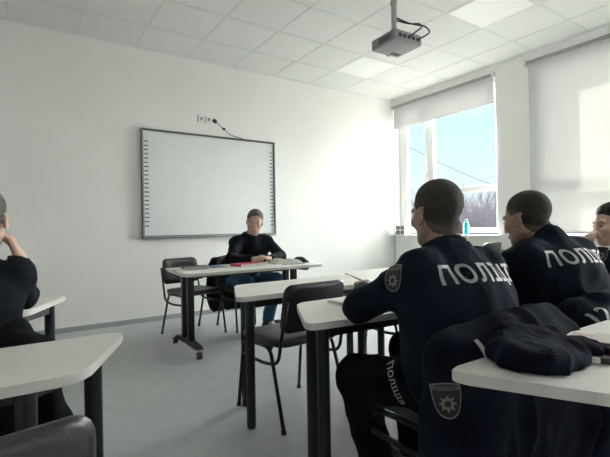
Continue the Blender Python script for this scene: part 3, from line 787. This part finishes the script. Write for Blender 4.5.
# ================================================================== GARMENTS AND THINGS
def drape(name, label, cx, yb, z1, w, dep, zb, m, seed, sleeves=((-1, 1), (1, 1)), extra=None, puff=.035):
    S = SDF((cx-w/2-.14, yb-dep-.16, max(zb-.06, .0)), (cx+w/2+.14, yb+dep+.16, z1+.14), .008)
    S.rbox((cx, yb-.055, (z1+zb)/2), (w/2, .035+puff*.5, (z1-zb)/2), .04, None, .03)
    S.rbox((cx, yb+.05, z1-.12), (w/2*.9, .03, .12), .03, None, .03)
    S.cone((cx-w/2+.06, yb, z1-.015), (cx+w/2-.06, yb, z1-.015), .048, .048, .04)
    S.cone((cx-w*.2, yb-.03, z1+.012), (cx+w*.2, yb-.03, z1+.01), .034, .030, .04)
    for sx, on in sleeves:
        a = (cx+sx*(w/2-.02), yb-.04, z1-.06); b = (cx+sx*(w/2+.02), yb-.075, z1-.32)
        S.cone(a, b, .055, .06, .03); S.cone(b, (cx+sx*(w/2-.01), yb-.05, zb+.05), .058, .05, .03)
    if extra: extra(S)
    S.wrinkle(.010, 22, seed, (1.5, 1, .6))
    o = S.build(name, m, None, (cx, yb, zb)); o.location = (cx, yb, zb); tag(o, label, 'jacket')
    return o, (cx, yb, zb)
def ex1(S):
    S.cone((1.10, .735, .72), (1.46, .745, .745), .045, .042, .04); S.cone((1.0, .78, .70), (.985, .775, .42), .068, .07, .03)
jk1, oj1 = drape('uniform_jacket', 'dark puffy police jacket hanging over the chair of the nearest officer', 1.27, .765, .745, .50, .06, .12, navy3_m, 31, extra=ex1)
bj = [bvh_of(jk1, oj1)]
badge(jk1, oj1, bj, (.94, .735, .60), (.62, -.78, 0), (.05, 0, 1), .075, .09, rot=.12)
wrap(text_mesh('1', .085, .002), 'jacket_lettering', print_m, jk1, oj1, bj, (1.02, .678, .73), (.8, -.5, 0), (.3, .4, .8), rot=.35)
jk2, oj2 = drape('uniform_jacket', 'dark police jacket numbered 12 hanging over the chair of the second officer', 1.99, .765, .745, .56, .06, .2, navy_m, 33)
wrap(text_mesh('12', .085, .002), 'jacket_lettering', print_m, jk2, oj2, [bvh_of(jk2, oj2)], (1.715, .682, .728), (.75, -.6, .2), (.29, .6, .7), rot=.35)
drape('jacket', 'black jacket hanging over the back of the chair at the left edge', -.18, 1.765, .735, .50, .06, .05, blackc_m, 35)
drape('jacket', 'long black jacket hanging over the back of the teacher chair', 2.06, 4.62, .72, .46, .06, .16, blackc_m, 37, puff=.02)
# navy garment on the desk
S = SDF((.82, .36, .70), (1.46, .86, .90), .006)
S.cone((1.02, .63, .742), (1.12, .67, .755), .030, .034, .03); S.cone((1.12, .67, .752), (1.27, .62, .742), .034, .024, .03)
S.cone((.98, .58, .74), (1.06, .55, .742), .036, .032, .03); S.cone((1.05, .52, .738), (1.19, .52, .735), .030, .026, .03); S.cone((1.19, .52, .735), (1.26, .55, .735), .026, .018, .03)
S.ell((1.12, .60, .733), (.15, .09, .030), None, .03); S.cone((.99, .54, .738), (1.02, .50, .735), .030, .022, .03); S.cone((1.02, .50, .735), (1.14, .485, .733), .024, .014, .03)
for i in range(7):
    t_ = i/6; S.cone((1.0+.25*t_, .60+.04*math.sin(i*2.1), .752-.012*t_), (1.06+.20*t_, .52+.05*math.sin(i), .742), .012, .010, .012)
S.wrinkle(.006, 45, 41, (1, 1, .5)); S.cut((0, 0, .722), (0, 0, -1))
o = S.build('folded_garment', navy3_m, None, (1.1, .6, .722)); o.location = (1.1, .6, .722); tag(o, 'navy cloth garment crumpled on the lower right desk', 'garment')

def flat(name, label, cat, x, y, w, d, h, z, rz, m, m2=None, group=None):
    t = bmesh.new(); box(t, -w/2, w/2, -d/2, d/2, 0, h, min(h*.3, .003))
    o = obj(name, t, m); o.location = (x, y, z); o.rotation_euler = (0, 0, rz); return tag(o, label, cat, group)
def book(name, label, cat, x, y, w, d, h, z, rz, cover):
    t = thing(name, label, cat, (x, y, z), rz)
    bm = bmesh.new(); box(bm, -w/2, w/2, -d/2, d/2, 0, .002); box(bm, -w/2, w/2, -d/2, d/2, h-.002, h); box(bm, -w/2, -w/2+.003, -d/2, d/2, 0, h); obj('cover', bm, cover, t)
    bm = bmesh.new(); box(bm, -w/2+.003, w/2-.005, -d/2+.004, d/2-.004, .002, h-.002); obj('pages', bm, paper_m, t); return t
zt = .7125
flat('paper_stack', 'white papers at the left end of the teacher desk', 'paper', 1.30, 3.86, .30, .24, .010, zt, .1, paper_m)
book('notebook', 'dark closed notebook lying on the white papers on the teacher desk', 'notebook', 1.36, 3.80, .23, .17, .016, zt+.0105, -.15, dkbook_m)
book('folder', 'blue folder beside the dark notebook on the teacher desk', 'folder', 1.585, 3.86, .13, .21, .010, zt, .1, blue_m)
flat('paper_sheet', 'white sheet under the red booklet on the teacher desk', 'paper', 1.77, 3.72, .25, .20, .004, zt, .3, paper_m)
book('booklet', 'red booklet lying on a white sheet on the teacher desk', 'booklet', 1.83, 3.73, .24, .17, .024, zt+.0045, .2, red_m)
flat('paper_sheet', 'white sheets under the hands of the teacher', 'paper', 2.05, 3.66, .21, .26, .004, zt, -.05, paper_m)
# open book near the right end
t = thing('open_book', 'open book with curled pages at the right end of the teacher desk', 'book', (2.26, 3.70, zt), -.15)
bm = bmesh.new(); n = 10
for sx in (-1, 1):
    top = [(sx*.15*k/n, .008+.048*math.sin(min(1, k/n*1.0)*pi)*(1 if sx < 0 else .8)) for k in range(n+1)]
    A = [bm.verts.new((x, -.10, z)) for x, z in top]+[bm.verts.new((sx*.15, -.10, .003)), bm.verts.new((0, -.10, .003))]
    B = [bm.verts.new((x, .10, z)) for x, z in top]+[bm.verts.new((sx*.15, .10, .003)), bm.verts.new((0, .10, .003))]
    N = len(A); bm.faces.new(A); bm.faces.new(B[::-1])
    for i in range(N): bm.faces.new((A[i], A[(i+1) % N], B[(i+1) % N], B[i]))
obj('pages', bm, paper_m, t, 50)
bm = bmesh.new(); box(bm, -.156, .156, -.105, .105, 0, .003); obj('cover', bm, dkbook_m, t)
S = SDF((2.33, 3.56, .70), (2.60, 3.86, .80), .005); S.ell((2.44, 3.72, .715), (.08, .07, .058), None, .02); S.cone((2.42, 3.68, .715), (2.53, 3.70, .712), .03, .012, .02); S.wrinkle(.003, 40, 3); S.cut((0, 0, zt+.0005), (0, 0, -1))
o = S.build('knitted_cap', blackc_m, None, (2.44, 3.72, zt)); o.location = (2.44, 3.72, zt); tag(o, 'small dark cap at the right end of the teacher desk', 'cap')
# notebook of nearest officer
t = book('notebook', 'thin open white notebook under the arm of the nearest officer', 'notebook', 1.31, 1.54, .20, .15, .012, .7155, .12, paper_m)
book('notebook', 'dark notebook on the desk between the two nearest officers', 'notebook', 1.99, 1.28, .16, .2, .02, .7155, .1, dkbook_m)
# right desk: papers, pens, phone
flat('paper_sheet', 'pinkish printed sheet on the lower right desk behind the pens', 'paper', 1.375, .575, .17, .11, .003, .7205, .24, pinkp_m)
flat('paper_sheet', 'white sheet overlapping the pink one on the lower right desk', 'paper', 1.43, .545, .12, .08, .002, .724, .3, mat('printed_sheet', (.55, .50, .49), .8))
def pen(label, a, b, m, r=.005):
    a, b = V(a), V(b); t = thing('pen', label, 'pen', a); d = b-a; L = d.length; u = d.normalized()
    bm = bmesh.new(); cyl(bm, (0, 0, 0), u*L*.62, r, n=12); cyl(bm, u*L*.62, u*L*.70, r*1.0, .001, 12); obj('barrel', bm, m, t, 40)
    bm = bmesh.new(); cyl(bm, -u*L*.30, (0, 0, 0), r*1.15, n=12); obj('cap', bm, m, t, 40)
pen('black pen lying on the papers of the lower right desk', (1.31, .548, .732), (1.335, .45, .733), steel_m)
pen('dark red pen beside the black pen on the lower right desk', (1.25, .522, .7265), (1.27, .42, .7265), mat('red_pen', (.16, .015, .03), .4), .006)
t = thing('eraser', 'white eraser in a dark sleeve beside the navy garment', 'eraser', (1.175, .475, .7205), -.9)
bm = bmesh.new(); box(bm, -.022, .006, -.010, .010, 0, .014, .003); obj('rubber_block', bm, paper_m, t)
bm = bmesh.new(); box(bm, .004, .03, -.011, .011, 0, .015, .001); obj('sleeve', bm, steel_m, t)

# window sill: bottle and speaker block
b = thing('water_bottle', 'cyan plastic water bottle standing on the window sill', 'bottle', (5.345, 3.80, ZS))
def lathe(bm, prof, n=24):
    rs = [[bm.verts.new((r*math.cos(2*pi*i/n), r*math.sin(2*pi*i/n), z)) for i in range(n)] for r, z in prof]
    for a, c in zip(rs[:-1], rs[1:]):
        for i in range(n): bm.faces.new((a[i], a[(i+1) % n], c[(i+1) % n], c[i]))
    bm.faces.new(rs[0][::-1]); bm.faces.new(rs[-1])
bm = bmesh.new(); lathe(bm, [(.030, 0), (.035, .006), (.036, .06), (.032, .08), (.036, .10), (.036, .145), (.030, .170), (.018, .188)]); obj('bottle_body', bm, bottle_m, b, 60)
bm = bmesh.new(); lathe(bm, [(.020, .186), (.021, .192), (.021, .212), (.012, .216), (.010, .228)]); obj('cap', bm, cap_m, b, 50)
t = thing('loudspeaker', 'small white box with black round openings on the sill in the window corner', 'speaker', (5.30, 5.02, ZS), math.radians(-50))
bm = bmesh.new(); box(bm, -.075, .075, -.06, .06, 0, .155, .006); obj('box', bm, socket_m, t)
for x in (-.036, .036):
    for z in (.04, .113):
        bm = bmesh.new(); cyl(bm, (x, -.058, z), (x, -.064, z), .030, n=24); dd = obj('driver', bm, projd_m, t, 40)
        bm = bmesh.new(); cyl(bm, (x, -.064, z), (x, -.066, z), .010, n=16); obj('dust_cap', bm, socket_m, dd, 40)
bm = bmesh.new(); tube(bm, [(-.06, -.05, .05), (-.085, -.085, .0), (-.09, -.09, -.3), (-.10, -.05, -.6), (-.05, .02, -.80)], .004, .05, 8); obj('cord', bm, cable_m, t, 180)

# ================================================================== OUTSIDE
bm = bmesh.new(); box(bm, X0+1, 400, -300, 400, -7.2, -7); struct(obj('ground', bm, ground_m))
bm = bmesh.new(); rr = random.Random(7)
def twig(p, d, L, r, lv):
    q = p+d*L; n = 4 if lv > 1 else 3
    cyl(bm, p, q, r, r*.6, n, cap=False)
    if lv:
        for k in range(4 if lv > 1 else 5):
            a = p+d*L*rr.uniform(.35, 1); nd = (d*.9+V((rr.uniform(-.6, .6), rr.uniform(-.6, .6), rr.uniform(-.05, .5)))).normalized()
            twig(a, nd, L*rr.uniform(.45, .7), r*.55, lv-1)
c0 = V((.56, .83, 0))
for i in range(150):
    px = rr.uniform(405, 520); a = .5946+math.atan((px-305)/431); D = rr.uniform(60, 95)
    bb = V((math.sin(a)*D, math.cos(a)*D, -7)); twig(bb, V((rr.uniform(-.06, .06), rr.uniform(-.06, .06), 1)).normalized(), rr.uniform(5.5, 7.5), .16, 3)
o = obj('bare_thicket', bm, haze_bark_m); o['kind'] = 'stuff'; tag(o, 'leafless thicket, paled for haze, on the horizon outside the window', 'trees')
bm = bmesh.new(); pts = []
def dirp(px, py, D):
    f = V((.560206552, .828352683, 0)); r = V((.82823, -.56011, -.01769)); u = V((.01428, -.01047, .99984))
    return V((0, 0, 1.06))+(f+r*((px-305)/431)+u*((228.5-py)/431))*D
a, b_ = dirp(360, 118, 34), dirp(560, 208, 26)
for i in range(25):
    t_ = i/24; p = a.lerp(b_, t_); p.z -= .6*math.sin(pi*t_); pts.append(p)
tube(bm, pts, .016, 0, 6); tag(obj('overhead_wire', bm, cable_m), 'thin overhead wire crossing the sky outside the window', 'wire')

# ================================================================== LIGHT
w = bpy.data.worlds.new('World'); sc.world = w; w.use_nodes = True; nt = w.node_tree
bg = nt.nodes['Background']; tc = nt.nodes.new('ShaderNodeTexCoord'); sp = nt.nodes.new('ShaderNodeSeparateXYZ'); rp = nt.nodes.new('ShaderNodeValToRGB')
nt.links.new(tc.outputs['Generated'], sp.inputs[0]); nt.links.new(sp.outputs['Z'], rp.inputs[0]); nt.links.new(rp.outputs[0], bg.inputs[0])
rp.color_ramp.elements[0].position = .0; rp.color_ramp.elements[0].color = (.86, .93, .97, 1)
rp.color_ramp.elements[1].position = .5; rp.color_ramp.elements[1].color = (.42, .86, .92, 1)
bg.inputs[1].default_value = 1.0
def sun(name, d, e, ang, col):
    l = bpy.data.lights.new(name, 'SUN'); l.energy = e; l.angle = math.radians(ang); l.color = col
    o = bpy.data.objects.new(name, l); COL.objects.link(o); o.rotation_euler = V(d).to_track_quat('-Z', 'Y').to_euler(); o.location = (8, 6, 6)
sun('sun', (-.32, -.50, -.45), 38, .8, (1, .93, .82))
sun('sky_fill', (-1, -.75, -.33), 66, 125, (1, .955, .91))  # added wide sun, fills the room beyond what the visible sky gives

cam = bpy.data.cameras.new('camera'); co = bpy.data.objects.new('camera', cam); COL.objects.link(co); sc.camera = co
cam.sensor_width = 36; cam.sensor_fit = 'HORIZONTAL'; cam.lens = 430.97*36/610; cam.clip_end = 1000
r_ = V((.82822988, -.56010915, -.017692)); u_ = V((.01427897, -.01046752, .99984326)); f_ = V((.560206552, .828352683, .000671730))
co.matrix_world = Matrix(((r_.x, u_.x, -f_.x, 0), (r_.y, u_.y, -f_.y, 0), (r_.z, u_.z, -f_.z, 1.06), (0, 0, 0, 1)))
vs = sc.view_settings; vs.view_transform = 'Standard'; vs.look = 'None'; vs.gamma = 1; vs.exposure = .33; vs.use_curve_mapping = False
sc.cycles.max_bounces = 12; sc.cycles.diffuse_bounces = 8; sc.cycles.transparent_max_bounces = 12
